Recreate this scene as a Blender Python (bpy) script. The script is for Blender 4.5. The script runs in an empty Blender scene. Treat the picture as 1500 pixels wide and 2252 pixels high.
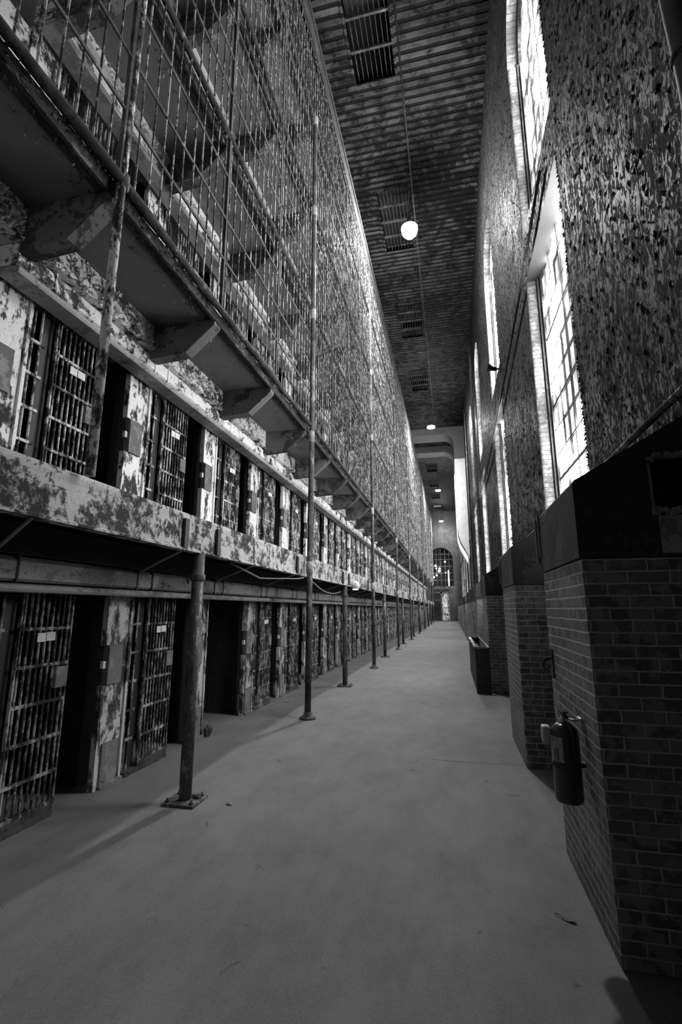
import bpy, bmesh, math, random
from mathutils import Vector, Matrix
random.seed(7)
S = bpy.context.scene
COL = S.collection

# ------------------------------------------------------------------ camera
CH = 1.75
F = 1051.0
PITCH = math.atan(213 / F)
YAW = math.atan(244.5 / math.hypot(F, 213))
cd = bpy.data.cameras.new('camera')
cam = bpy.data.objects.new('camera', cd)
COL.objects.link(cam)
cam.location = (0, 0, CH)
cam.rotation_euler = (math.pi / 2 + PITCH, 0, YAW)
cd.sensor_fit = 'HORIZONTAL'
cd.sensor_width = 36
cd.lens = 36 * F / 1500
cd.clip_start = 0.05
cd.clip_end = 300
S.camera = cam
S.view_settings.view_transform = 'Standard'
S.view_settings.look = 'None'
S.view_settings.gamma = 1
S.view_settings.use_curve_mapping = False
S.view_settings.exposure = 1.1

# ------------------------------------------------------------------ dims
XC = -3.5          # plane of the cell gates
XS = -3.22         # plaster band over the gates
XG = -2.45         # gallery edge
XK = -2.40         # cage plane
XW = 1.53          # window wall
XP = 0.74          # face of the brick piers
PIT = 1.73         # cell pitch
Y0 = 4.42          # a cell pier edge
BAY = 4 * PIT
ZF = [0.0, 2.5, 5.05, 7.4, 9.7, 11.9]
ZTOP = 14.2
ZC = 16.2
YN, YE = -10.0, 72.0

# ------------------------------------------------------------------ materials
def nt(name):
    m = bpy.data.materials.new(name)
    m.use_nodes = True
    t = m.node_tree
    b = t.nodes['Principled BSDF']
    return m, t, b

def N(t, typ, **kw):
    n = t.nodes.new(typ)
    for k, v in kw.items():
        setattr(n, k, v)
    return n

def pos(t, scale=(1, 1, 1)):
    g = N(t, 'ShaderNodeNewGeometry')
    m = N(t, 'ShaderNodeMapping')
    m.inputs['Scale'].default_value = scale
    t.links.new(g.outputs['Position'], m.inputs['Vector'])
    return m.outputs['Vector']

def noise(t, vec, scale, detail=6, rough=0.6, dist=0.0):
    n = N(t, 'ShaderNodeTexNoise')
    n.inputs['Scale'].default_value = scale
    n.inputs['Detail'].default_value = detail
    n.inputs['Roughness'].default_value = rough
    n.inputs['Distortion'].default_value = dist
    t.links.new(vec, n.inputs['Vector'])
    return n.outputs['Fac']

def ramp(t, fac, stops, interp='LINEAR'):
    r = N(t, 'ShaderNodeValToRGB')
    r.color_ramp.interpolation = interp
    e = r.color_ramp.elements
    while len(e) < len(stops):
        e.new(0.5)
    for i, (p, v) in enumerate(stops):
        e[i].position = p
        e[i].color = (v, v, v, 1)
    t.links.new(fac, r.inputs['Fac'])
    return r.outputs['Color']

def math_(t, op, a, b=None, c=None):
    n = N(t, 'ShaderNodeMath', operation=op)
    for i, v in enumerate((a, b, c)):
        if v is None:
            continue
        if isinstance(v, (int, float)):
            n.inputs[i].default_value = v
        else:
            t.links.new(v, n.inputs[i])
    return n.outputs[0]

def mixc(t, fac, a, b, mode='MIX'):
    n = N(t, 'ShaderNodeMix', data_type='RGBA', blend_type=mode)
    for sock, v in ((n.inputs['Factor'], fac), (n.inputs['A'], a), (n.inputs['B'], b)):
        if isinstance(v, (int, float)):
            if sock.type == 'RGBA':
                sock.default_value = (v, v, v, 1)
            else:
                sock.default_value = v
        else:
            t.links.new(v, sock)
    return n.outputs['Result']

def bump(t, b, h, strength=0.5, dist=0.01):
    n = N(t, 'ShaderNodeBump')
    n.inputs['Strength'].default_value = strength
    n.inputs['Distance'].default_value = dist
    t.links.new(h, n.inputs['Height'])
    t.links.new(n.outputs['Normal'], b.inputs['Normal'])

def peel(name, light, mid, dark, scale=6, lo=0.46, hi=0.56, stretch=(1, 1, 1), bs=0.6, bd=0.01, rough=0.5, fine=28, spec=0.4, big=None):
    """old paint in three layers: top coat, an older coat under it, bare rusted or bare plaster spots"""
    m, t, b = nt(name)
    v = pos(t, stretch)
    n1 = noise(t, v, scale, 10, 0.68, 0.35)
    n2 = noise(t, v, fine, 5, 0.7)
    n3 = noise(t, v, scale * 0.35, 3, 0.5)
    f = math_(t, 'ADD', math_(t, 'MULTIPLY', n1, 0.7), math_(t, 'MULTIPLY', n2, 0.3))
    f = math_(t, 'ADD', f, math_(t, 'MULTIPLY', math_(t, 'SUBTRACT', n3, 0.5), 0.35))
    a = ramp(t, f, [(lo - 0.012, 0), (lo + 0.012, 1)])
    c = ramp(t, f, [(hi - 0.008, 0), (hi + 0.008, 1)])
    col = mixc(t, c, mixc(t, a, dark, mid), light)
    tone = ramp(t, noise(t, v, 3.1, 4, 0.6), [(0.25, 0.80), (0.70, 1.0)])
    col = mixc(t, 1.0, col, tone, 'MULTIPLY')
    grit = ramp(t, noise(t, pos(t), 95, 5, 0.8), [(0.34, 0.45), (0.46, 0.95), (0.62, 1.05)])
    col = mixc(t, 1.0, col, grit, 'MULTIPLY')
    t.links.new(col, b.inputs['Base Color'])
    h = math_(t, 'ADD', math_(t, 'MULTIPLY', a, 0.5), math_(t, 'MULTIPLY', c, 0.5))
    h = math_(t, 'ADD', h, math_(t, 'MULTIPLY', n2, 0.35))
    bump(t, b, h, bs, bd)
    r = mixc(t, c, 0.85, rough)
    t.links.new(r, b.inputs['Roughness'])
    b.inputs['Specular IOR Level'].default_value = spec
    return m

M = {}
M['cell_paint'] = peel('cell_paint', 0.88, 0.24, 0.03, 8.0, 0.445, 0.482, (1, 1, 0.5), 0.7, 0.012, 0.42)
M['cell_bar'] = peel('cell_bar', 0.62, 0.15, 0.02, 14, 0.475, 0.53, (1, 1, 0.5), 0.4, 0.004, 0.45, 45)
M['cell_paint_grey'] = peel('cell_paint_grey', 0.56, 0.17, 0.03, 8.0, 0.455, 0.502, (1, 1, 0.45), 0.7, 0.012, 0.45)  # cell paint darkened for the ground tier, its shade put into the colour
M['cell_bar_grey'] = peel('cell_bar_grey', 0.40, 0.11, 0.018, 14, 0.475, 0.535, (1, 1, 0.5), 0.4, 0.004, 0.5, 45)  # gate bars darkened likewise, ground-tier shade in the colour
M['dark_steel'] = peel('dark_steel', 0.20, 0.07, 0.025, 7, 0.46, 0.60, (1, 1, 0.7), 0.5, 0.006, 0.5, 40)
M['plate_grey'] = peel('plate_grey', 0.24, 0.16, 0.05, 6, 0.40, 0.55, (1, 1, 1), 0.3, 0.004, 0.55, 60)
M['fascia'] = peel('fascia', 0.46, 0.18, 0.03, 9, 0.455, 0.50, (1, 1, 1), 0.7, 0.010, 0.5, 30)
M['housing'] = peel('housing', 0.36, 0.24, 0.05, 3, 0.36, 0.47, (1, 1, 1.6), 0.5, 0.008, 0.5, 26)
M['pipe'] = peel('pipe', 0.24, 0.09, 0.03, 8, 0.44, 0.56, (1, 1, 0.4), 0.5, 0.005, 0.45, 40)
M['cage'] = peel('cage', 0.44, 0.12, 0.025, 16, 0.48, 0.53, (1, 1, 0.6), 0.4, 0.003, 0.4, 50)
M['edge_pipe'] = peel('edge_pipe', 0.14, 0.045, 0.015, 8, 0.48, 0.60, (1, 0.6, 1), 0.8, 0.012, 0.5, 35)
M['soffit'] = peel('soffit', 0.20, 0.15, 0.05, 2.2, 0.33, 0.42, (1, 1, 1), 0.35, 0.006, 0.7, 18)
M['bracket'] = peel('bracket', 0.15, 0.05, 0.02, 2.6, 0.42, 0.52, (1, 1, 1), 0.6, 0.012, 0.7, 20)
M['plaster'] = peel('plaster', 0.88, 0.22, 0.04, 6.0, 0.43, 0.475, (1, 1, 1), 0.9, 0.018, 0.5, 22)
M['plaster_clean'] = peel('plaster_clean', 0.86, 0.40, 0.08, 2.6, 0.36, 0.43, (1, 1, 1), 0.5, 0.012, 0.5, 22)
M['sheet'] = peel('sheet', 0.88, 0.70, 0.40, 1.2, 0.22, 0.34, (1, 1, 1), 0.08, 0.004, 0.45, 30)
M['spandrel_under'] = peel('spandrel_under', 0.07, 0.06, 0.035, 2.0, 0.25, 0.36, (1, 1, 1), 0.2, 0.004, 0.6, 30)
M['cap'] = peel('cap', 0.060, 0.035, 0.02, 3.0, 0.42, 0.55, (1, 1, 1), 0.6, 0.010, 0.7, 26)
M['cap_patch'] = peel('cap_patch', 0.34, 0.20, 0.08, 6, 0.36, 0.50, (1, 1, 1), 0.6, 0.010, 0.8, 30)
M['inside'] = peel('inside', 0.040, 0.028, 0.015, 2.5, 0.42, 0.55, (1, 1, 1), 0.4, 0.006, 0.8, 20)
M['flake'] = peel('flake', 0.34, 0.12, 0.05, 12, 0.42, 0.52, (1, 1, 1), 0.3, 0.004, 0.35, 40)
M['flake_light'] = peel('flake_light', 0.75, 0.40, 0.15, 12, 0.40, 0.48, (1, 1, 1), 0.3, 0.004, 0.4, 40)
M['frame'] = peel('frame', 0.22, 0.13, 0.05, 5, 0.36, 0.46, (1, 1, 0.5), 0.4, 0.006, 0.5, 30)
M['endwall'] = peel('endwall', 0.07, 0.05, 0.03, 0.8, 0.40, 0.52, (1, 1, 1), 0.4, 0.02, 0.8, 6)
M['portal'] = peel('portal', 0.12, 0.10, 0.06, 1.0, 0.25, 0.36, (1, 1, 1), 0.2, 0.01, 0.7, 8)

def simple(name, c, rough=0.5, metal=0.0, emit=0.0, ec=1.0):
    m, t, b = nt(name)
    v = pos(t)
    col = ramp(t, noise(t, v, 24, 4, 0.6), [(0.3, c * 0.8), (0.7, min(c * 1.12, 1))])
    t.links.new(col, b.inputs['Base Color'])
    b.inputs['Roughness'].default_value = rough
    b.inputs['Metallic'].default_value = metal
    if emit:
        b.inputs['Emission Color'].default_value = (ec, ec, ec, 1)
        b.inputs['Emission Strength'].default_value = emit
    return m
M['black'] = simple('black', 0.02, 0.6)
M['void'] = simple('void', 0.012, 0.9)
M['white_plate'] = simple('white_plate', 0.72, 0.5)
M['white_plastic'] = simple('white_plastic', 0.42, 0.5)
M['ext_red'] = simple('ext_red', 0.035, 0.22)
M['chrome'] = simple('chrome', 0.5, 0.3, 0.9)
M['wire'] = simple('wire', 0.10, 0.6)
M['wire_light'] = simple('wire_light', 0.22, 0.6)
M['lamp_metal'] = simple('lamp_metal', 0.25, 0.4, 0.6)
M['lamp_glow'] = simple('lamp_glow', 0.8, 0.5, 0, 620)
M['bulb_glow'] = simple('bulb_glow', 0.8, 0.5, 0, 30)
M['flood_glow'] = simple('flood_glow', 0.8, 0.5, 0, 2)
M['slot_glow'] = simple('slot_glow', 0.8, 0.5, 0, 4)

def label_mat():
    m, t, b = nt('ext_label')
    tc = N(t, 'ShaderNodeTexCoord')
    s = N(t, 'ShaderNodeSeparateXYZ')
    t.links.new(tc.outputs['Generated'], s.inputs[0])
    # two dark upright bars low on the label, grey picture above
    bar = math_(t, 'LESS_THAN', math_(t, 'ABSOLUTE', math_(t, 'SUBTRACT', s.outputs['Y'], 0.42)), 0.05)
    bar2 = math_(t, 'LESS_THAN', math_(t, 'ABSOLUTE', math_(t, 'SUBTRACT', s.outputs['Y'], 0.22)), 0.05)
    low = math_(t, 'LESS_THAN', math_(t, 'ABSOLUTE', math_(t, 'SUBTRACT', s.outputs['Z'], 0.30)), 0.22)
    k = math_(t, 'MULTIPLY', math_(t, 'MAXIMUM', bar, bar2), low)
    n = noise(t, pos(t), 60, 3, 0.6)
    base = ramp(t, n, [(0.35, 0.14), (0.6, 0.36)])
    t.links.new(mixc(t, k, base, 0.03), b.inputs['Base Color'])
    b.inputs['Roughness'].default_value = 0.4
    return m
M['ext_label'] = label_mat()

def brick_mat(name, c1, c2, mortar, bw=0.215, bh=0.0675, paint=True, mort=0.012):
    m, t, b = nt(name)
    g = N(t, 'ShaderNodeNewGeometry')
    sp = N(t, 'ShaderNodeSeparateXYZ')
    t.links.new(g.outputs['Position'], sp.inputs[0])
    sn = N(t, 'ShaderNodeSeparateXYZ')
    t.links.new(g.outputs['True Normal'], sn.inputs[0])
    isx = math_(t, 'GREATER_THAN', math_(t, 'ABSOLUTE', sn.outputs['X']), 0.6)
    u = math_(t, 'ADD', math_(t, 'MULTIPLY', sp.outputs['Y'], isx), math_(t, 'MULTIPLY', sp.outputs['X'], math_(t, 'SUBTRACT', 1.0, isx)))
    wob = math_(t, 'MULTIPLY', math_(t, 'SUBTRACT', noise(t, pos(t), 14, 3), 0.5), 0.012)
    cv = N(t, 'ShaderNodeCombineXYZ')
    t.links.new(math_(t, 'ADD', u, wob), cv.inputs['X'])
    t.links.new(math_(t, 'ADD', sp.outputs['Z'], wob), cv.inputs['Y'])
    br = N(t, 'ShaderNodeTexBrick')
    br.inputs['Scale'].default_value = 1
    br.inputs['Brick Width'].default_value = bw
    br.inputs['Row Height'].default_value = bh
    br.inputs['Mortar Size'].default_value = mort * 0.5
    br.inputs['Mortar Smooth'].default_value = 0.35
    br.inputs['Bias'].default_value = -0.1
    br.inputs['Color1'].default_value = (c1, c1, c1, 1)
    br.inputs['Color2'].default_value = (c2, c2, c2, 1)
    br.inputs['Mortar'].default_value = (mortar, mortar, mortar, 1)
    t.links.new(cv.outputs[0], br.inputs['Vector'])
    n1 = noise(t, pos(t), 9, 7, 0.65, 0.4)
    n2 = noise(t, pos(t), 2.2, 4, 0.6)
    k = math_(t, 'ADD', n1, math_(t, 'MULTIPLY', math_(t, 'SUBTRACT', n2, 0.5), 0.5))
    patch = ramp(t, k, [(0.49, 0), (0.53, 1)])
    col = mixc(t, math_(t, 'MULTIPLY', patch, 0.75), br.outputs['Color'], (c1 + c2) * 1.1)
    col = mixc(t, br.outputs['Fac'], col, mortar)
    t.links.new(col, b.inputs['Base Color'])
    b.inputs['Roughness'].default_value = 0.6
    h = math_(t, 'SUBTRACT', math_(t, 'ADD', math_(t, 'MULTIPLY', n1, 0.35), math_(t, 'MULTIPLY', patch, 0.15)), br.outputs['Fac'])
    bump(t, b, h, 0.9, 0.008)
    return m
M['brick'] = brick_mat('brick', 0.08, 0.14, 0.42)
M['jamb'] = brick_mat('jamb', 0.13, 0.19, 0.05, 0.9, 0.078, mort=0.008)

def floor_mat():
    m, t, b = nt('concrete_floor')
    v = pos(t)
    a = ramp(t, noise(t, v, 0.55, 5, 0.6), [(0.3, 0.80), (0.7, 1.0)])
    s = ramp(t, noise(t, v, 70, 6, 0.8), [(0.3, 0.62), (0.5, 0.95), (0.7, 1.12)])
    w = ramp(t, noise(t, pos(t, (1, 0.5, 1)), 3.0, 8, 0.72), [(0.32, 0.74), (0.6, 1.04)])
    col = mixc(t, 1.0, mixc(t, 1.0, mixc(t, 1.0, 0.195, a, 'MULTIPLY'), s, 'MULTIPLY'), w, 'MULTIPLY')
    # small stains and white specks
    st = ramp(t, noise(t, v, 5.0, 3, 0.5, 0.6), [(0.70, 1.0), (0.74, 0.55)])
    col = mixc(t, 1.0, col, st, 'MULTIPLY')
    vo = N(t, 'ShaderNodeTexVoronoi')
    vo.inputs['Scale'].default_value = 9
    t.links.new(v, vo.inputs['Vector'])
    sp = math_(t, 'LESS_THAN', vo.outputs['Distance'], 0.05)
    pick = math_(t, 'GREATER_THAN', noise(t, v, 3.3, 2), 0.62)
    col = mixc(t, math_(t, 'MULTIPLY', sp, pick), col, 0.12)
    # hairline cracks
    vc = N(t, 'ShaderNodeTexVoronoi', feature='DISTANCE_TO_EDGE')
    vc.inputs['Scale'].default_value = 0.5
    dv = N(t, 'ShaderNodeVectorMath', operation='ADD')
    nn = N(t, 'ShaderNodeTexNoise')
    nn.inputs['Scale'].default_value = 1.6
    nn.inputs['Detail'].default_value = 6
    t.links.new(v, nn.inputs['Vector'])
    t.links.new(v, dv.inputs[0])
    t.links.new(nn.outputs['Color'], dv.inputs[1])
    t.links.new(dv.outputs[0], vc.inputs['Vector'])
    ck = math_(t, 'LESS_THAN', vc.outputs['Distance'], 0.0022)
    ck = math_(t, 'MULTIPLY', ck, math_(t, 'GREATER_THAN', noise(t, v, 0.9, 2), 0.5))
    col = mixc(t, math_(t, 'MULTIPLY', ck, 0.30), col, 0.10)
    # dark expansion crack across the walkway by the second brick pier
    sx = N(t, 'ShaderNodeSeparateXYZ')
    t.links.new(v, sx.inputs[0])
    wob = math_(t, 'MULTIPLY', math_(t, 'SUBTRACT', noise(t, v, 2.5, 4), 0.5), 0.10)
    ln = math_(t, 'ABSOLUTE', math_(t, 'ADD', math_(t, 'SUBTRACT', sx.outputs['Y'], 6.22), wob))
    width = math_(t, 'MULTIPLY', math_(t, 'SUBTRACT', noise(t, v, 4.0, 2), 0.30), 0.10)
    on = math_(t, 'MULTIPLY', math_(t, 'LESS_THAN', ln, width), math_(t, 'GREATER_THAN', sx.outputs['X'], -0.35))
    col = mixc(t, math_(t, 'MULTIPLY', on, 0.7), col, 0.08)
    t.links.new(col, b.inputs['Base Color'])
    b.inputs['Roughness'].default_value = 0.72
    b.inputs['Specular IOR Level'].default_value = 0.25
    bump(t, b, math_(t, 'ADD', noise(t, v, 40, 5, 0.7), math_(t, 'MULTIPLY', noise(t, v, 3, 4), 1.2)), 0.35, 0.004)
    return m
M['floor'] = floor_mat()

def wall_mat():
    m, t, b = nt('peeling_wall')
    v = pos(t, (1, 1, 0.45))
    n1 = noise(t, v, 19, 7, 0.62, 1.1)
    n2 = noise(t, v, 60, 5, 0.7, 0.4)
    n3 = noise(t, v, 3.4, 4, 0.6)
    k = math_(t, 'ADD', math_(t, 'MULTIPLY', n1, 0.75), math_(t, 'MULTIPLY', n2, 0.25))
    k = math_(t, 'ADD', k, math_(t, 'MULTIPLY', math_(t, 'SUBTRACT', n3, 0.5), 0.25))
    a = ramp(t, k, [(0.43, 0), (0.45, 1)])
    c = ramp(t, k, [(0.51, 0), (0.53, 1)])
    col = mixc(t, c, mixc(t, a, 0.004, 0.018), 0.042)
    t.links.new(col, b.inputs['Base Color'])
    t.links.new(mixc(t, c, 0.85, 0.45), b.inputs['Roughness'])
    b.inputs['Specular IOR Level'].default_value = 0.05
    h = math_(t, 'ADD', math_(t, 'ADD', math_(t, 'MULTIPLY', a, 0.4), math_(t, 'MULTIPLY', c, 0.6)), math_(t, 'MULTIPLY', n2, 0.9))
    bump(t, b, h, 1.0, 0.02)
    return m
M['wall'] = wall_mat()

def ceil_mat():
    m, t, b = nt('plank_ceiling')
    g = N(t, 'ShaderNodeNewGeometry')
    sp = N(t, 'ShaderNodeSeparateXYZ')
    t.links.new(g.outputs['Position'], sp.inputs[0])
    row = math_(t, 'DIVIDE', sp.outputs['Y'], 0.235)
    fr = math_(t, 'FRACT', row)
    wn = N(t, 'ShaderNodeTexWhiteNoise', noise_dimensions='1D')
    t.links.new(math_(t, 'FLOOR', row), wn.inputs['W'])
    d = math_(t, 'ABSOLUTE', math_(t, 'SUBTRACT', fr, 0.5))
    gap = ramp(t, d, [(0.22, 0), (0.36, 1)])
    tone = math_(t, 'ADD', math_(t, 'MULTIPLY', wn.outputs['Value'], 0.035), 0.035)
    plank = mixc(t, gap, tone, 0.004)
    v = pos(t)
    n1 = noise(t, v, 2.4, 8, 0.7, 0.6)
    n2 = noise(t, v, 0.35, 3, 0.5)
    k = math_(t, 'ADD', n1, math_(t, 'MULTIPLY', math_(t, 'SUBTRACT', n2, 0.5), 0.5))
    p = ramp(t, k, [(0.44, 0.12), (0.49, 0.5), (0.54, 1.0), (0.66, 1.5)])
    t.links.new(mixc(t, 1.0, plank, p, 'MULTIPLY'), b.inputs['Base Color'])
    b.inputs['Roughness'].default_value = 0.7
    b.inputs['Specular IOR Level'].default_value = 0.12
    h = math_(t, 'SUBTRACT', math_(t, 'MULTIPLY', p, 0.5), gap)
    bump(t, b, h, 1.0, 0.04)
    return m
M['ceiling'] = ceil_mat()

PANE = 17.0
def pane_mat():
    m, t, b = nt('frosted_pane')
    v = pos(t, (1, 1, 0.5))
    d = ramp(t, noise(t, v, 1.3, 5, 0.55, 0.8), [(0.36, 0.015), (0.47, 0.045), (0.62, 1.0)])
    b.inputs['Base Color'].default_value = (0.6, 0.6, 0.6, 1)
    b.inputs['Roughness'].default_value = 0.5
    t.links.new(d, b.inputs['Emission Color'])
    b.inputs['Emission Strength'].default_value = PANE
    return m
M['pane'] = pane_mat()

# ------------------------------------------------------------------ mesh helpers
class MB:
    def __init__(s):
        s.v = []
        s.f = []
        s.sm = []

    def quad(s, *p):
        i = len(s.v)
        s.v += [tuple(q) for q in p]
        s.f.append(tuple(range(i, i + len(p))))
        s.sm.append(False)

    def box(s, a, b):
        x0, y0, z0 = [min(p, q) for p, q in zip(a, b)]
        x1, y1, z1 = [max(p, q) for p, q in zip(a, b)]
        i = len(s.v)
        s.v += [(x0, y0, z0), (x1, y0, z0), (x1, y1, z0), (x0, y1, z0), (x0, y0, z1), (x1, y0, z1), (x1, y1, z1), (x0, y1, z1)]
        for q in ((0, 3, 2, 1), (4, 5, 6, 7), (0, 1, 5, 4), (1, 2, 6, 5), (2, 3, 7, 6), (3, 0, 4, 7)):
            s.f.append(tuple(i + k for k in q))
            s.sm.append(False)
        return s

    def tube(s, pts, r, n=8, caps=True):
        pts = [Vector(p) for p in pts]
        rs = r if isinstance(r, (list, tuple)) else [r] * len(pts)
        i0 = len(s.v)
        up = None
        for k, p in enumerate(pts):
            d = (pts[min(k + 1, len(pts) - 1)] - pts[max(k - 1, 0)])
            if d.length < 1e-9:
                d = Vector((0, 0, 1))
            d.normalize()
            if up is None:
                up = Vector((0, 0, 1)) if abs(d.z) < 0.9 else Vector((1, 0, 0))
            a = d.cross(up)
            if a.length < 1e-6:
                a = d.cross(Vector((0.3, 1, 0.2)))
            a.normalize()
            c = a.cross(d)
            up = c
            for j in range(n):
                t = 2 * math.pi * j / n
                s.v.append(tuple(p + (a * math.cos(t) + c * math.sin(t)) * rs[k]))
        for k in range(len(pts) - 1):
            for j in range(n):
                a0 = i0 + k * n + j
                a1 = i0 + k * n + (j + 1) % n
                s.f.append((a0, a1, a1 + n, a0 + n))
                s.sm.append(True)
        if caps:
            s.f.append(tuple(i0 + j for j in range(n))[::-1])
            s.sm.append(False)
            e = i0 + (len(pts) - 1) * n
            s.f.append(tuple(e + j for j in range(n)))
            s.sm.append(False)
        return s

    def lathe(s, c, prof, n=20):
        """prof = [(r, z)] about a vertical axis through c"""
        i0 = len(s.v)
        for r, z in prof:
            for j in range(n):
                t = 2 * math.pi * j / n
                s.v.append((c[0] + r * math.cos(t), c[1] + r * math.sin(t), c[2] + z))
        for k in range(len(prof) - 1):
            for j in range(n):
                a0 = i0 + k * n + j
                a1 = i0 + k * n + (j + 1) % n
                s.f.append((a0, a1, a1 + n, a0 + n))
                s.sm.append(True)
        s.f.append(tuple(i0 + j for j in range(n))[::-1])
        s.sm.append(False)
        e = i0 + (len(prof) - 1) * n
        s.f.append(tuple(e + j for j in range(n)))
        s.sm.append(False)
        return s

    def prism(s, prof, axis, a, b):
        """closed 2-D profile swept from a to b along axis ('x': prof=(y,z), 'y': prof=(x,z), 'z': prof=(x,y))"""
        def P(u, v, w):
            return {'x': (w, u, v), 'y': (u, w, v), 'z': (u, v, w)}[axis]
        i = len(s.v)
        n = len(prof)
        s.v += [P(u, v, a) for u, v in prof] + [P(u, v, b) for u, v in prof]
        for k in range(n):
            s.f.append((i + k, i + (k + 1) % n, i + n + (k + 1) % n, i + n + k))
            s.sm.append(False)
        s.f.append(tuple(range(i, i + n))[::-1])
        s.f.append(tuple(range(i + n, i + 2 * n)))
        s.sm += [False, False]
        return s

    def mesh(s, name, mat, bevel=0):
        me = bpy.data.meshes.new(name)
        me.from_pydata(s.v, [], s.f)
        me.polygons.foreach_set('use_smooth', s.sm)
        bm = bmesh.new()
        bm.from_mesh(me)
        bmesh.ops.recalc_face_normals(bm, faces=bm.faces)
        if bevel:
            bmesh.ops.bevel(bm, geom=[e for e in bm.edges if e.is_manifold and e.calc_face_angle(0) > 0.6], offset=bevel, segments=2, affect='EDGES', profile=0.5)
        bm.to_mesh(me)
        bm.free()
        me.materials.append(mat)
        return me

    def build(s, name, mat, parent=None, bevel=0):
        o = bpy.data.objects.new(name, s.mesh(name, mat, bevel))
        COL.objects.link(o)
        if parent is not None:
            o.parent = parent
        return o

def tag(o, label, cat, group=None, kind=None):
    o['label'] = label
    o['category'] = cat
    if group:
        o['group'] = group
    if kind:
        o['kind'] = kind
    return o

def thing(name, label, cat, loc=(0, 0, 0), group=None):
    o = bpy.data.objects.new(name, None)
    COL.objects.link(o)
    o.location = loc
    o.empty_display_size = 0.1
    return tag(o, label, cat, group)

def struct(o):
    o['kind'] = 'structure'
    return o

def stuff(o):
    o['kind'] = 'stuff'
    return o

def copy_to(src, parent, loc=None):
    c = src.copy()
    COL.objects.link(c)
    c.parent = parent
    if loc is not None:
        c.location = loc
    for ch in src.children:
        copy_to(ch, c)
    return c

def drop_tree(o):
    for ch in list(o.children):
        drop_tree(ch)
    bpy.data.objects.remove(o)

ORD = ['first', 'second', 'third', 'fourth', 'fifth', 'sixth', 'seventh', 'eighth', 'ninth', 'tenth', 'eleventh', 'twelfth', 'thirteenth', 'fourteenth']
TIER = ['ground', 'second', 'third', 'fourth', 'fifth', 'top']

# ------------------------------------------------------------------ room shell
mb = MB()
mb.box((-6.2, YN, -0.2), (2.1, YE + 6, 0))
struct(mb.build('floor', M['floor']))

# ceiling with openings for the grates
GX0, GX1 = -1.97, -0.88
GR = [(7.6 + 6.65 * k, 10.6 + 6.62 * k) for k in range(0, 10)]
GR = [g for g in GR if not (36.5 < g[1] < 47)]
mb = MB()
ys = [YN]
for a, b in GR:
    mb.box((-6.2, ys[-1], ZC), (2.1, a, ZC + 0.2))
    mb.box((-6.2, a, ZC), (GX0, b, ZC + 0.2))
    mb.box((GX1, a, ZC), (2.1, b, ZC + 0.2))
    ys.append(b)
mb.box((-6.2, ys[-1], ZC), (2.1, YE, ZC + 0.2))
struct(mb.build('ceiling', M['ceiling']))
mb = MB()
mb.box((-6.2, YN, ZC + 0.9), (2.1, YE, ZC + 1.0))
struct(mb.build('roof', M['void']))

mb = MB()
mb.box((-6.2, YN - 0.2, 0), (2.1, YN, ZC + 1))
struct(mb.build('wall_front', M['endwall']))

# window wall: bays with tall arched openings split by a spandrel
WIN = [(5.50 + BAY * k, 8.05 + BAY * k) for k in [-2] + list(range(0, 10))]  # window behind the camera is unseen, added for fill; one bay left blank
ZSILL, ZH1, ZS2, ZSP = 2.55, 7.42, 8.22, 12.15
RA = (8.05 - 5.50) / 2
XR = 1.80
def arch(y0, y1, n=14):
    c = (y0 + y1) / 2
    return [(c + RA * math.cos(math.pi - math.pi * i / n), ZSP + RA * math.sin(math.pi * i / n)) for i in range(n + 1)]
mb = MB()
edge = YN
for y0, y1 in WIN:
    x = XW
    mb.quad((x, edge, 0), (x, y0, 0), (x, y0, ZC), (x, edge, ZC))
    mb.quad((x, y0, 0), (x, y1, 0), (x, y1, ZSILL), (x, y0, ZSILL))
    mb.quad((x, y0, ZH1), (x, y1, ZH1), (x, y1, ZS2), (x, y0, ZS2))
    ar = arch(y0, y1)
    for (a, za), (b, zb) in zip(ar, ar[1:]):
        mb.quad((x, a, za), (x, b, zb), (x, b, ZC), (x, a, ZC))
    edge = y1
mb.quad((XW, edge, 0), (XW, YE, 0), (XW, YE, ZC), (XW, edge, ZC))
mb.quad((2.2, YN, 0), (2.2, YE, 0), (2.2, YE, ZC), (2.2, YN, ZC))
struct(mb.build('wall_right', M['wall']))

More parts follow.
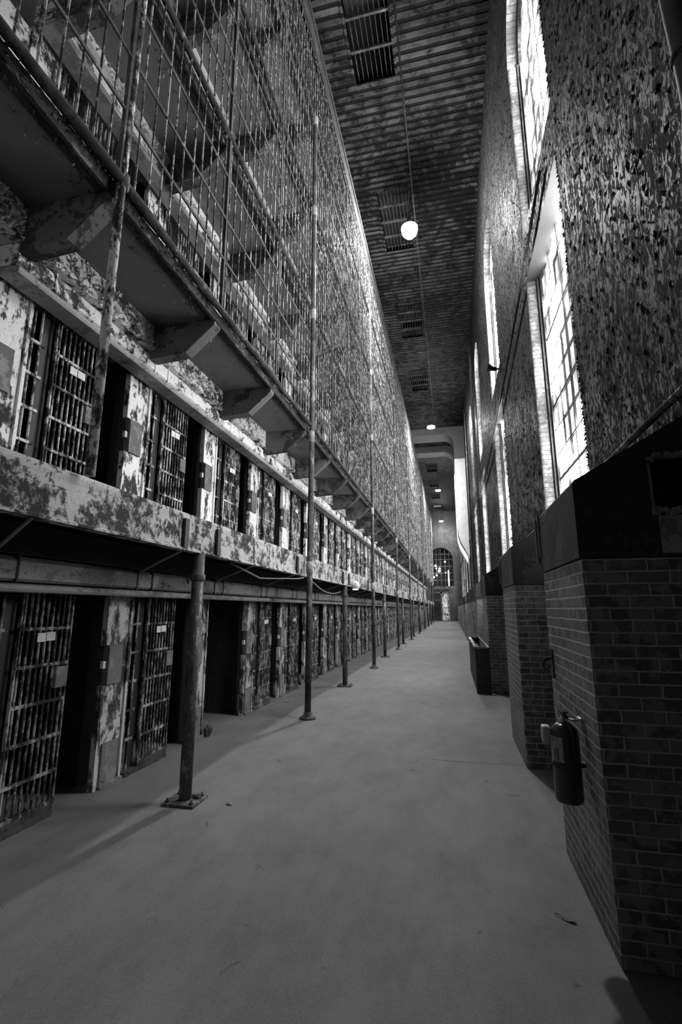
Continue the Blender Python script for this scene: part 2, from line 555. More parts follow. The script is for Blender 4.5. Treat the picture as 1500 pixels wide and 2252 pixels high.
# jambs, sills and frames per window
for i, (y0, y1) in enumerate(WIN):
    w = bpy.data.objects.new('window_%d' % (i + 1), None)
    COL.objects.link(w)
    w.location = (XR, (y0 + y1) / 2, ZSILL)
    struct(w)
    off = w.location
    def rel(mbx):
        mbx.v = [(a - off.x, b - off.y, c - off.z) for a, b, c in mbx.v]
        return mbx
    ar = arch(y0, y1)
    rv = MB()
    r = 0.06
    for z0, z1 in ((ZSILL, ZH1), (ZS2, ZSP)):
        for y, sgn in ((y0, 1), (y1, -1)):
            # bull-nosed outer order then a square reveal
            pr = [(XW, y)] + [(XW + r - r * math.cos(a), y + sgn * (r * math.sin(a) - 0)) for a in (0.4, 0.8, 1.2, 1.57)]
            pr = [(XW + 0.001, y)] + [(XW + r * (1 - math.cos(a)), y + sgn * r * 0.5 * math.sin(a)) for a in (0.4, 0.8, 1.2, 1.57)] + [(XW + 0.15, y + sgn * r * 0.5), (XW + 0.15, y + sgn * 0.0), (XR + 0.1, y)]
            for (xa, ya), (xb, yb) in zip(pr, pr[1:]):
                rv.quad((xa, ya, z0), (xb, yb, z0), (xb, yb, z1), (xa, ya, z1))
    for (a, za), (b, zb) in zip(ar, ar[1:]):
        rv.quad((XW, a, za), (XW, b, zb), (XR + 0.1, b, zb), (XR + 0.1, a, za))
    struct(rel(rv).build('jamb', M['jamb'], w))
    sp = MB()
    sp.quad((XW, y0, ZH1), (XR + 0.1, y0, ZH1), (XR + 0.1, y1, ZH1), (XW, y1, ZH1))
    sp.quad((XW, y0, ZS2), (XR + 0.1, y0, ZS2), (XR + 0.1, y1, ZS2), (XW, y1, ZS2))
    sp.quad((XW, y0, ZSILL), (XR + 0.1, y0, ZSILL), (XR + 0.1, y1, ZSILL), (XW, y1, ZSILL))
    rel(sp).build('lintel', M['spandrel_under'], w)
    fr = MB()
    for z0, z1 in ((ZSILL, ZH1), (ZS2, ZSP)):
        for y, sgn in ((y0, 1), (y1, -1)):
            fr.box((XW + 0.17, y, z0), (XW + 0.20, y + sgn * 0.07, z1))
            fr.box((XW + 0.21, y, z0), (XW + 0.245, y + sgn * 0.13, z1))
    for (a, za), (b, zb) in zip(ar, ar[1:]):
        c = (y0 + y1) / 2
        ia, iza = c + (a - c) * 0.92, ZSP + (za - ZSP) * 0.92
        ib, izb = c + (b - c) * 0.92, ZSP + (zb - ZSP) * 0.92
        fr.quad((XW + 0.2, a, za), (XW + 0.2, b, zb), (XW + 0.2, ib, izb), (XW + 0.2, ia, iza))
    rel(fr).build('window_frame', M['frame'], w)
    gl = MB()
    gl.quad((XR, y0, ZSILL), (XR, y1, ZSILL), (XR, y1, ZH1), (XR, y0, ZH1))
    rel(gl).build('pane', M['pane'], w)
    gl = MB()
    gl.quad(*([(XR, y0, ZS2), (XR, y1, ZS2)] + [(XR, a, z) for a, z in reversed(ar)]))
    rel(gl).build('pane', M['pane'], w)
    mu = MB()
    for z0, z1 in ((ZSILL, ZH1), (ZS2, ZSP + RA)):
        nz = int(round((z1 - z0) / 0.42))
        for k in range(1, nz):
            z = z0 + (z1 - z0) * k / nz
            ya, yb = y0, y1
            if z > ZSP:
                h = math.sqrt(max(RA * RA - (z - ZSP) ** 2, 0))
                ya, yb = (y0 + y1) / 2 - h, (y0 + y1) / 2 + h
            t = 0.024 if k % 3 == 0 else 0.010
            mu.box((XR - 0.035, ya, z - t), (XR - 0.004, yb, z + t))
        for k in range(1, 8):
            y = y0 + (y1 - y0) * k / 8
            zz = z1 if z1 < ZSP else ZSP + math.sqrt(max(RA * RA - (y - (y0 + y1) / 2) ** 2, 0))
            t = 0.02 if k == 4 else 0.009
            mu.box((XR - 0.033, y - t, z0), (XR - 0.005, y + t, zz))
    rel(mu).build('muntins', M['frame'], w)

# left wall: plaster bands over the gates, partitions and backs of the cells
YL0, YL1 = -2.0, 70.3
mb = MB()
dk = MB()
up = MB()
for t in range(6):
    z0 = ZF[t]
    z1 = ZF[t + 1] if t < 5 else ZTOP
    tgt = mb
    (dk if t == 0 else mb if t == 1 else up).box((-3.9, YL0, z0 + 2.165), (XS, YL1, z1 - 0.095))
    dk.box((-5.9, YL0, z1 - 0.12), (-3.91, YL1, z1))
    # solid wall before the first gate in view
    mb.box((-3.9, YL0, z0), (XC, Y0 - PIT - 0.01, z0 + 1.86))
    for k in range(-1, 40):
        y = Y0 + PIT * k
        if y > YL1:
            break
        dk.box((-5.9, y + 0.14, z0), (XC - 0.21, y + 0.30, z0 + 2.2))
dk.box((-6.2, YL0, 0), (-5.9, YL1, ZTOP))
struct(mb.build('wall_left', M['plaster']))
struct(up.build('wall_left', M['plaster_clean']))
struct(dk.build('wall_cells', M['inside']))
mb = MB()
mb.box((-6.2, YN, ZTOP), (-3.2, YL1, ZTOP + 0.15))
mb.box((-6.2, YN, ZTOP + 0.15), (-5.9, YE, ZC))
mb.box((-6.2, YN, 0), (-3.5, YL0, ZTOP))
mb.box((-6.2, YL1, 0), (-5.9, YE, ZTOP + 0.2))
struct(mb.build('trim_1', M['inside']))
# dark fascia boards under the cell-block roof
mb = MB()
mb.box((-3.2, YL0, 13.35), (XK - 0.02, YL1, 13.45))
mb.box((XK - 0.03, YL0, 13.75), (XK + 0.02, YL1, ZTOP))
mb.box((-3.3, YL0, ZTOP - 0.02), (XK + 0.05, YL1, ZTOP + 0.12))
struct(mb.build('trim_2', M['edge_pipe']))

# ------------------------------------------------------------------ cell fronts
BZ = [0.10, 0.36, 0.66, 0.96, 1.27, 1.58]
def bars(mb, y0, y1, n, z0, z1, x, r=0.011, cross=True):
    for i in range(n):
        y = y0 + (y1 - y0) * (i + 0.5) / n
        mb.tube([(x, y, z0), (x, y, z1)], r, 6, False)
    if cross:
        for z in BZ[1:]:
            mb.box((x - 0.006, y0 - 0.01, z - 0.013), (x + 0.019, y1 + 0.01, z + 0.013))

def proto_parts():
    P = {}
    m = MB()
    m.box((-0.05, 0.0, 0.0), (0.0, 0.39, 0.98))
    m.box((-0.05, 0.065, 0.98), (0.0, 0.39, 1.38))
    m.box((-0.05, 0.0, 1.38), (0.0, 0.39, 1.92))
    m.box((0.0, 0.36, 0.0), (0.022, 0.392, 1.92))
    m.box((0.0, 0.0, 0.0), (0.012, 0.05, 0.98))
    m.box((0.0, 0.0, 1.38), (0.012, 0.05, 1.92))
    for z in (1.72, 1.80):
        m.tube([(0.0, 0.12, z), (0.012, 0.12, z)], 0.016, 8)
    P['pier_panel'] = m.build('pier_panel', M['cell_paint'])
    m = MB()
    m.box((-0.05, 0.055, 0.985), (0.025, 0.27, 1.375))
    P['lock_box'] = m.build('lock_box', M['plate_grey'], None, 0.006)
    m = MB()
    m.box((-0.04, 0.012, 1.15), (-0.005, 0.056, 1.22))
    lt = m.build('latch', M['white_plate'])
    lt.parent = P['lock_box']
    m = MB()
    m.box((0.0, 0.08, 0.03), (0.02, 0.33, 0.42))
    m.box((0.0, 0.06, 0.0), (0.05, 0.40, 0.035))
    P['base_plate'] = m.build('base_plate', M['plate_grey'], None, 0.004)
    m = MB()
    bars(m, 0.41, 0.57, 2, 0.06, 1.92, -0.02)
    P['fixed_grille'] = m.build('fixed_grille', M['cell_bar'])
    m = MB()
    m.box((-0.07, 0.57, 0.04), (-0.05, 0.685, 1.92))
    P['stile'] = m.build('stile', M['black'])
    m = MB()
    m.box((-0.05, 0.42, 0.0), (0.05, 1.20, 0.05))
    m.box((-0.03, 0.66, 0.05), (0.03, 1.22, 0.095))
    P['track_sill'] = m.build('track_sill', M['dark_steel'], None, 0.004)
    m = MB()
    bars(m, 0.69, 1.23, 9, 0.10, 1.92, 0.0)
    m.box((-0.012, 1.235, 0.09), (0.012, 1.25, 1.92))
    m.box((-0.012, 0.675, 0.09), (0.016, 0.69, 1.92))
    m.box((-0.02, 0.67, 0.085), (0.022, 1.25, 0.12))
    gate = m.build('sliding_gate', M['cell_bar'])
    m = MB()
    m.box((0.014, 0.86, 1.47), (0.022, 0.945, 1.545))
    m.box((0.014, 0.955, 1.475), (0.022, 1.05, 1.55))
    o = m.build('nameplate', M['white_plate'])
    o.parent = gate
    m = MB()
    m.box((-0.005, 1.10, 1.06), (0.03, 1.235, 1.24))
    o = m.build('lock_plate', M['plate_grey'], None, 0.004)
    o.parent = gate
    P['sliding_gate'] = gate
    return P
P = proto_parts()

def merged_cell():
    m = MB()
    m.box((-0.05, 0.0, 0.0), (0.0, 0.39, 0.98))
    m.box((-0.05, 0.065, 0.98), (0.0, 0.39, 1.38))
    m.box((-0.05, 0.0, 1.38), (0.0, 0.39, 1.92))
    m.box((-0.2, 0.045, 0.99), (0.04, 0.25, 1.37))
    m.box((-0.05, 0.58, 0.04), (-0.03, 0.68, 1.92))
    m.box((-0.05, 0.42, 0.0), (0.05, 1.20, 0.08))
    for y0, y1, n in ((0.41, 0.57, 2), (0.69, 1.25, 8)):
        for i in range(n):
            y = y0 + (y1 - y0) * (i + 0.5) / n
            m.tube([(0, y, 0.06), (0, y, 1.92)], 0.011, 4, False)
        for z in BZ:
            m.box((-0.006, y0, z - 0.013), (0.018, y1, z + 0.013))
    me = m.mesh('cell_front', M['cell_paint'])
    me.materials.append(M['cell_bar'])
    me.materials.append(M['black'])
    for p in me.polygons:
        if p.index >= 24:
            p.material_index = 2 if p.index < 36 else 1
    return me
MC = merged_cell()

SHADED = {}
def grey(o):  # swaps in the ground-tier materials that carry shade in their colour
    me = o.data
    if me.name not in SHADED:
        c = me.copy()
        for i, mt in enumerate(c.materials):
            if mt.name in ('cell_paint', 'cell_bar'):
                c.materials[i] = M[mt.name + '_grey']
        SHADED[me.name] = c
    o.data = SHADED[me.name]
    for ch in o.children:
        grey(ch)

SPECIAL = {
    (0, -1): 'ground-tier cell front cut off by the left edge, barred gate with torn nameplate',
    (0, 0): 'ground-tier cell front with white nameplate, just left of the square-footed post',
    (0, 1): 'ground-tier cell front standing open and black, just right of the square-footed post',
    (0, 2): 'ground-tier cell front with closed barred gate, next after the wide black opening',
    (1, -1): 'second-tier cell front at the left edge with bright white peeled panel',
    (1, 0): 'second-tier cell front with grey lock box, right of the first black doorway',
}
for t in range(6):
    near = 40 if t < 2 else 24
    for k in range(-1, 38):
        y = Y0 + PIT * k
        n = k + 1
        if (t, k) in SPECIAL:
            lab, grp = SPECIAL[(t, k)], '%s tier cell fronts' % TIER[t]
        elif n < 14 and t < 2:
            lab, grp = 'peeling barred cell front, %s from the left along the %s tier' % (ORD[n], TIER[t]), '%s tier cell fronts' % TIER[t]
        elif n < 8:
            lab, grp = 'barred cell front behind cage bars, %s from the left on the %s tier' % (ORD[n], TIER[t]), '%s tier cell fronts' % TIER[t]
        else:
            lab, grp = 'small distant barred cell front on the %s tier past the %s' % (TIER[t], ORD[13] if t < 2 else ORD[7]), 'distant %s tier cell fronts' % TIER[t]
        if y < near:
            e = thing('cell_front', lab, 'cell front', (XC, y, ZF[t]), grp)
            for nm, o in P.items():
                if (t, k) == (0, 1) and nm in ('stile', 'fixed_grille', 'sliding_gate', 'track_sill'):
                    continue
                c = copy_to(o, e)
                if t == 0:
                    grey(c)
        else:
            o = bpy.data.objects.new('cell_front', MC)
            COL.objects.link(o)
            o.location = (XC, y, ZF[t])
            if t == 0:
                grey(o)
            tag(o, lab, 'cell front', grp)
for o in P.values():
    drop_tree(o)

# housings of the gate-moving gear over the gates, one per bay and tier
def housing(t, b):
    y0 = Y0 - PIT + BAY * b
    y1 = min(y0 + BAY, YL1)
    z = ZF[t]
    nm = 'gear_housing'
    if b < 3:
        lab = 'long steel gear housing over the %s-tier gates, %s length from the left' % (TIER[t], ORD[b])
        g = 'gear housings over the gates'
    else:
        lab = 'distant length of steel gear housing over the %s-tier gates' % TIER[t]
        g = 'distant gear housings over the %s tier' % TIER[t]
    e = thing(nm, lab, 'gear housing', (XC, y0, z + 1.88), g)
    m = MB()
    L = y1 - y0 - 0.01
    m.prism([(0.0, 0.08), (0.215, 0.08), (0.24, 0.10), (0.24, 0.235), (0.20, 0.275), (0.0, 0.275)], 'y', 0.0, L)
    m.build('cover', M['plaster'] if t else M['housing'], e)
    m = MB()
    m.prism([(0.06, 0.0), (0.25, 0.0), (0.262, 0.02), (0.262, 0.05), (0.245, 0.062), (0.06, 0.062)], 'y', 0.0, L)
    m.build('lower_rail', M['housing'], e)
    if b < 4 and t < 2:
        for k in range(4):
            for y in (0.10 + PIT * k, 0.36 + PIT * k):
                m = MB()
                m.box((0.02, y, 0.07), (0.248, y + 0.018, 0.285))
                m.build('strap', M['dark_steel'] if t == 0 else M['plaster'], e)
    return e
for t in range(6):
    for b in range(10 if t < 2 else 5):
        housing(t, b)

# ------------------------------------------------------------------ second-tier steel gallery
gal = thing('steel_gallery', 'long steel walkway with rusted plate edge in front of the second-tier cells', 'walkway', (XG, Y0, 2.3))
ox, oy, oz = XG, Y0, 2.3
def G(mbx):
    mbx.v = [(a - ox, b - oy, c - oz) for a, b, c in mbx.v]
    return mbx
m = MB(); m.box((-3.9, YL0, 2.44), (XG - 0.04, YL1, 2.5)); G(m).build('deck', M['inside'], gal)
m = MB()
m.prism([(XG - 0.10, 2.30), (XG + 0.0, 2.30), (XG + 0.0, 2.318), (XG - 0.02, 2.33), (XG - 0.02, 2.58), (XG - 0.018, 2.60), (XG - 0.016, 2.625), (XG - 0.018, 2.65), (XG - 0.022, 2.66), (XG - 0.05, 2.64), (XG - 0.035, 2.33), (XG - 0.10, 2.318)], 'y', YL0, YL1)
G(m).build('edge_plate', M['fascia'], gal)
m0 = MB(); m0.box((-0.02, -0.035, 0.02), (0.012, 0.035, 0.30)); st = m0.build('stiffener', M['black'])
m0 = MB(); m0.tube([(-0.80, 0.42, -0.16), (-0.02, 0.0, 0.02)], 0.014, 6); brc = m0.build('brace', M['wire_light'])
for k in range(-1, 20):
    yp = 4.42 + BAY / 2 * k
    if yp > YL1:
        break
    for d in (-0.34, 0.32):
        copy_to(st, gal, (0, yp + d - oy, 0))
for k in range(-1, 30):
    copy_to(brc, gal, (0, Y0 - 0.3 + PIT * k - oy, 0))
drop_tree(st); drop_tree(brc)

# ------------------------------------------------------------------ concrete galleries of the upper tiers
for t in range(2, 6):
    z = ZF[t]
    g = thing('concrete_gallery', 'cantilevered concrete walkway with haunched brackets along the %s tier' % TIER[t], 'walkway', (XS, Y0, z), 'concrete galleries')
    def R(mbx):
        mbx.v = [(a - XS, b - Y0, c - z) for a, b, c in mbx.v]
        return mbx
    m = MB()
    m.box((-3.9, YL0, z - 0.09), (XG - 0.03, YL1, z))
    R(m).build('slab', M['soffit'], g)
    m = MB()
    m.box((XG - 0.03, YL0, z - 0.125), (XG, YL1, z + 0.002))
    m.box((XG - 0.12, YL0, z - 0.105), (XG - 0.03, YL1, z - 0.09))
    R(m).build('edge_angle', M['edge_pipe'], g)
    m = MB()
    n = 240
    rnd = random.Random(t)
    m.tube([(XK, YL0 + (YL1 - YL0) * i / n, z + 0.012 + rnd.uniform(-0.006, 0.006)) for i in range(n + 1)], [0.04 * rnd.uniform(0.85, 1.2) for i in range(n + 1)], 8)
    R(m).build('edge_pipe', M['edge_pipe'], g)
    m = MB()
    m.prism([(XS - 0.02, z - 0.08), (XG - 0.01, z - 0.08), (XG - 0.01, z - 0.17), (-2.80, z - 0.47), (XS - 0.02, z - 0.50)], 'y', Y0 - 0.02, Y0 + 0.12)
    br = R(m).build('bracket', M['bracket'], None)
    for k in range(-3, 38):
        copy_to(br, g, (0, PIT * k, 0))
    drop_tree(br)
    # paint hanging off the slab edge
    m = MB()
    cnt = 900 if t < 4 else 400
    for i in range(cnt):
        y = 1.5 + (26 - 1.5) * rnd.random() ** 1.6
        x = XG - rnd.random() ** 2 * 0.28
        l = rnd.uniform(0.015, 0.06)
        w_ = rnd.uniform(0.01, 0.035)
        dx, dy = rnd.uniform(-0.03, 0.04), rnd.uniform(-0.03, 0.03)
        zz = z - 0.088
        m.quad((x, y, zz), (x + rnd.uniform(-0.01, 0.01), y + w_, zz), (x + dx, y + w_ + dy, zz - l))
        if i % 2:
            zz = z + rnd.uniform(-0.06, 0.0)
            m.quad((XG + 0.002, y, zz), (XG + 0.002, y + w_, zz), (XG + 0.03 + dx, y + dy, zz - l))
    stuff(R(m).build('paint_flakes', M['flake'], g))

# curled paint on the plaster bands
fl = MB()
rnd = random.Random(3)
for i in range(2600):
    t = rnd.choice((1, 1, 1, 1, 1, 2))
    y = 2.4 + 16 * rnd.random() ** 1.7
    z = ZF[t] + 2.16 + rnd.random() ** 1.5 * 0.28
    a = rnd.uniform(0, 6.28)
    s = rnd.uniform(0.012, 0.05)
    fl.quad((XS + 0.002, y, z), (XS + 0.002, y + s * math.cos(a), z + s * math.sin(a)), (XS + rnd.uniform(0.01, 0.05), y + s * 0.8 * math.cos(a + 1), z + s * 0.8 * math.sin(a + 1)))
stuff(tag(fl.build('peeling_paint', M['flake_light']), 'curled white paint peeling from the plaster bands above the gates', 'peeling paint'))
fl = MB()
for i in range(12000):
    y = 2.0 + 18 * rnd.random() ** 1.5
    z = rnd.uniform(2.4, 14)
    blocked = any((a < y < b and (ZSILL < z < ZH1 or ZS2 < z < ZSP + RA * 0.8)) for a, b in WIN)
    if rnd.random() < 0.16:
        a, b = rnd.choice([w for w in WIN if 0 < w[0] < 22])
        y, z = a - 0.004, rnd.uniform(2.6, 12)
        blocked = ZH1 < z < ZS2
        if not blocked:
            s = rnd.uniform(0.015, 0.05)
            fl.quad((XW - 0.002, y - 0.01, z), (XW - 0.002, y - 0.01, z + s), (XW - rnd.uniform(0, 0.02), y + s * 0.9, z + s * rnd.random()))
        continue
    if blocked:
        continue
    a = rnd.uniform(0, 6.28)
    s = rnd.uniform(0.015, 0.055)
    o = rnd.uniform(0.004, 0.018)
    fl.quad((XW - 0.002, y, z), (XW - 0.002, y + s * math.cos(a), z + 1.4 * s * math.sin(a)), (XW - o, y + s * math.cos(a + 0.8), z + 1.4 * s * math.sin(a + 0.8)), (XW - o * 0.7, y + s * 0.5 * math.cos(a + 1.5), z + s * math.sin(a + 1.5)))
stuff(tag(fl.build('peeling_paint', M['wall']), 'dark curled paint flakes covering the tall wall around the windows', 'peeling paint'))

# ------------------------------------------------------------------ cage
BS = 0.16
def cage_bay(t, b):
    y0 = 1.02 + BAY * b
    y1 = min(y0 + BAY, YL1)
    z0 = ZF[t]
    z1 = ZF[t + 1] if t < 5 else ZTOP
    if b < 3:
        where = ('left of the first tall pole', 'between the first and second tall poles', 'between the second and third tall poles')[b]
        lab = 'barred cage panel on the %s tier, %s' % (TIER[t], where)
        g = 'cage panels'
    else:
        lab = 'distant barred cage panel on the %s tier, past the third tall pole' % TIER[t]
        g = 'distant cage panels on the %s tier' % TIER[t]
    e = thing('cage_bay', lab, 'cage panel', (XK, y0, z0), g)
    h = z1 - z0
    m = MB()
    n = int((y1 - y0) / BS)
    rn = random.Random(t * 100 + b)
    for i in range(n):
        y = (i + 0.5) * (y1 - y0) / n + rn.uniform(-0.008, 0.008)
        m.tube([(rn.uniform(-0.004, 0.004), y, 0.03), (rn.uniform(-0.005, 0.005), y + rn.uniform(-0.008, 0.008), h * 0.5), (0, y, h)], 0.0095, 5 if b < 3 else 4, False)
    m.build('bars', M['cage'], e)
    for z in ((0.66, 1.20, 1.79) if t < 5 else (0.66, 1.2, 1.7)):
        m = MB()
        m.box((-0.004, 0.0, z - 0.016), (0.012, y1 - y0, z + 0.016))
        m.build('rail', M['dark_steel'], e)
    for k in range(4):
        y = Y0 - 2 * PIT + BAY * b + PIT * k - y0
        if 0.06 < y < y1 - y0 - 0.1:
            m = MB()
            m.box((-0.02, y - 0.02, 0), (0.015, y + 0.02, h))
            m.build('stile', M['dark_steel'], e)
for t in range(2, 6):
    for b in range(10):
        cage_bay(t, b)

# ------------------------------------------------------------------ posts and poles
# tall poles standing on the floor outside the gallery edge
XT = -2.365
for i in range(9):
    y = 7.94 + BAY * i
    if i < 6:
        lab = 'tall round-footed pipe pole rising past the galleries, %s from the left' % ORD[i]
        g = 'tall poles along the galleries'
    else:
        lab = 'thin distant tall pole at the far end of the row past the sixth'
        g = 'distant tall poles'
    e = thing('tall_pole', lab, 'pole', (XT, y, 0), g)
    m = MB(); m.tube([(0, 0, 0.03), (0, 0, 2.4), (0.01, 0, 5.0), (0, 0, 11.9)], [0.052, 0.05, 0.047, 0.045], 14); m.build('shaft', M['pipe'], e)
    m = MB(); m.lathe((0, 0, 0), [(0.135, 0.0), (0.135, 0.025), (0.12, 0.04), (0.075, 0.05), (0.07, 0.10), (0.055, 0.105)], 20); m.build('base_flange', M['pipe'], e)
    for z in (2.34, 4.72, 7.20, 9.52, 11.74):
        m = MB(); m.lathe((0, 0, z), [(0.05, 0), (0.062, 0.008), (0.062, 0.2), (0.05, 0.21)], 14); m.build('collar', M['housing'], e)
# the pole that stands on the second-tier walkway at the left
e = thing('cage_pole', 'bare pipe pole standing on the second-tier walkway edge at the left', 'pole', (XK, 2.72, 2.65))
m = MB(); m.tube([(0, 0, 0), (0, 0.0, 2.4), (0.0, 0.03, 4.6), (0, 0.03, 11.2)], [0.035, 0.036, 0.033, 0.033], 12); m.build('shaft', M['cell_bar'], e)
m = MB()
for z in (2.36, 4.72, 7.0):
    m.lathe((0, 0.02, z), [(0.036, 0), (0.046, 0.01), (0.046, 0.12), (0.036, 0.13)], 12)
m.build('collar', M['pipe'], e)
# short posts under the steel gallery
for i in range(10):
    y = 4.42 + BAY * i
    if y > YL1 - 1:
        break
    if i < 6:
        lab = 'short steel post under the walkway edge, %s from the left' % ORD[i]
        if i == 0:
            lab = 'square-footed steel post nearest the camera holding up the walkway edge'
        g = 'short posts under the walkway'
    else:
        lab = 'small distant short post under the walkway past the sixth'
        g = 'distant short posts'
    e = thing('support_post', lab, 'post', (-2.49, y, 0), g)
    m = MB(); m.tube([(0, 0, 0.02), (0, 0, 2.31)], 0.058, 16); m.build('shaft', M['pipe'], e)
    m = MB(); m.box((-0.16, -0.14, 0), (0.16, 0.14, 0.025)); m.build('base_plate', M['pipe'], e, 0.004)
    m = MB()
    for sx in (-0.12, 0.12):
        for sy in (-0.10, 0.10):
            m.lathe((sx, sy, 0.025), [(0.02, 0), (0.02, 0.015), (0.011, 0.016), (0.011, 0.035)], 6)
    m.build('bolts', M['dark_steel'], e)
    m = MB(); m.lathe((0, 0, 2.02), [(0.06, 0), (0.072, 0.01), (0.072, 0.06), (0.06, 0.07)], 14); m.tube([(-0.07, -0.03, 2.10), (-0.09, -0.05, 2.06), (-0.07, -0.06, 2.0)], 0.012, 6); m.build('clamp', M['pipe'], e)

# ------------------------------------------------------------------ brick piers on the right
PIERS = [(3.0, 4.2), (6.12, 7.5), (11.1, 12.35), (15.25, 16.4), (19.8, 21.2)] + [(24.2 + 4.3 * k, 25.4 + 4.3 * k) for k in range(11)]
ZB = 2.04
SL = 0.575
PN = ['nearest the camera with a hole in its dark cap', 'second from the camera, just past the fire extinguisher', 'third from the camera, beside the radiator cabinet', 'fourth from the camera beyond the radiator cabinet', 'fifth from the camera along the window wall']
for i, (a, b) in enumerate(PIERS):
    lab = 'brick pier ' + PN[i] if i < 5 else 'small distant brick pier with dark sloped cap along the window wall'
    e = thing('brick_pier', lab, 'brick pier', (XP, a, 0), 'brick piers' if i < 5 else 'distant brick piers')
    D = XW - XP - 0.003
    L = b - a
    m = MB()
    m.box((0, 0, 0.0), (D, L, ZB - 0.005))
    m.build('brickwork', M['brick'], e, 0.008 if i < 3 else 0)
    zt = 2.50 - ZB
    m = MB()
    pr = [(-0.012, ZB), (D, ZB), (D, 2.5 + SL * D), (0.0, 2.50), (-0.012, 2.48)]
    if i == 0:
        # front of the cap is pierced by a square hole
        hx0, hx1, hz0, hz1 = 0.41, 0.72, 2.30, 2.61
        m.prism(pr, 'y', 0.30, L)
        m.prism([(-0.012, ZB), (hx0, ZB), (hx0, 2.5 + SL * hx0), (0.0, 2.5), (-0.012, 2.48)], 'y', -0.008, 0.30)
        m.prism([(hx0, ZB), (D, ZB), (D, hz0), (hx0, hz0)], 'y', -0.008, 0.30)
        m.prism([(hx0, hz1), (D, hz1), (D, 2.5 + SL * D), (hx0, 2.5 + SL * hx0)], 'y', -0.008, 0.30)
        m.prism([(hx1, hz0), (D, hz0), (D, hz1), (hx1, hz1)], 'y', -0.008, 0.30)
    else:
        m.prism(pr, 'y', -0.008, L)
    m.build('cap', M['cap'], e)
    if i == 0:
        rn = random.Random(5)
        for zz in (2.295, 2.612):
            m = MB()
            x = 0.395
            while x < 0.76:
                w_ = rn.uniform(0.02, 0.05)
                m.box((x, -0.03 * rn.random() - 0.009, zz - rn.uniform(0.008, 0.03)), (x + w_, 0.01, zz + rn.uniform(0.005, 0.028)))
                x += w_ * 0.8
            m.build('broken_mortar', M['cap_patch'], e, 0.004)
        m = MB()
        m.box((hx0 + 0.012, -0.014, 2.055), (0.785, 0.0, 2.27))
        m.build('patch_panel', M['cap_patch'], e, 0.003)
        m = MB()
        m.box((hx0 - 0.012, -0.016, 2.31), (hx0, 0.1, 2.60))
        m.build('hole_edge', M['cap_patch'], e)
    if i < 4:
        m = MB()
        m.box((-0.022, L - 0.05, 2.16), (0.02, L - 0.02, 2.505))
        m.box((-0.03, L + 0.03, 2.12), (0.0, L + 0.07, 2.48))
        m.build('loose_board', M['plate_grey'], e)

# ------------------------------------------------------------------ fire extinguisher
e = thing('fire_extinguisher', 'dark fire extinguisher hung on the side of the nearest brick pier', 'fire extinguisher', (0.635, 3.36, 0.62))
m = MB(); m.lathe((0, 0, 0), [(0.05, 0.0), (0.074, 0.008), (0.08, 0.025), (0.08, 0.385), (0.072, 0.415), (0.05, 0.436), (0.026, 0.445)], 28); m.build('cylinder', M['ext_red'], e)
m = MB(); m.lathe((0, 0, 0.20), [(0.0805, 0), (0.084, 0.004), (0.084, 0.022), (0.0805, 0.026)], 28); m.box((0.07, -0.02, 0.2), (0.105, 0.02, 0.225)); m.build('strap', M['black'], e)
m = MB(); m.lathe((0, 0, 0.44), [(0.024, 0), (0.024, 0.03), (0.016, 0.034), (0.016, 0.06)], 12); v = m.build('valve', M['chrome'], e)
m = MB(); m.box((-0.014, -0.085, 0.485), (0.014, 0.03, 0.498)); m.prism([(-0.09, 0.525), (0.028, 0.505), (0.028, 0.495), (-0.09, 0.515)], 'x', -0.014, 0.014); m.build('handle', M['black'], v)
m = MB(); m.tube([(-0.012, -0.02, 0.50), (-0.05, -0.03, 0.56), (-0.03, -0.01, 0.585), (0.01, 0.01, 0.57), (0.03, 0.0, 0.53)], 0.003, 6); m.build('pull_pin', M['chrome'], v)
m = MB(); m.tube([(0.02, 0, 0.47), (0.055, -0.02, 0.465), (0.095, -0.02, 0.47)], 0.006, 8); m.tube([(0.095, -0.05, 0.47), (0.095, 0.03, 0.47)], 0.012, 8); m.build('wall_hanger', M['chrome'], e)
m = MB(); m.tube([(-0.0, -0.03, 0.46), (0.02, -0.075, 0.45), (0.03, -0.088, 0.40), (0.03, -0.09, 0.26)], 0.009, 8); m.build('hose', M['black'], e)
m = MB()
for k in range(8):
    a0 = math.radians(178 + k * 9); a1 = math.radians(178 + (k + 1) * 9); r = 0.0812
    m.quad((r * math.cos(a0), r * math.sin(a0), 0.235), (r * math.cos(a1), r * math.sin(a1), 0.235), (r * math.cos(a1), r * math.sin(a1), 0.375), (r * math.cos(a0), r * math.sin(a0), 0.375))
m.build('label_sticker', M['ext_label'], e)
m = MB(); m.box((-0.125, -0.01, 0.315), (-0.076, 0.07, 0.42)); m.build('tag_box', M['white_plastic'], e, 0.012)

# iron hook on the far edge of the nearest pier
e = thing('wall_hook', 'rusty iron hook plate on the far edge of the nearest brick pier', 'hook', (XP, 4.10, 1.28))
m = MB(); m.box((-0.012, -0.03, -0.05), (0, 0.03, 0.17)); m.build('plate', M['dark_steel'], e, 0.004)
m = MB(); m.tube([(-0.01, 0, 0.10), (-0.06, 0, 0.09), (-0.075, 0, 0.05), (-0.06, 0, 0.02), (-0.04, 0, 0.03)], 0.011, 8); m.build('hook', M['dark_steel'], e)

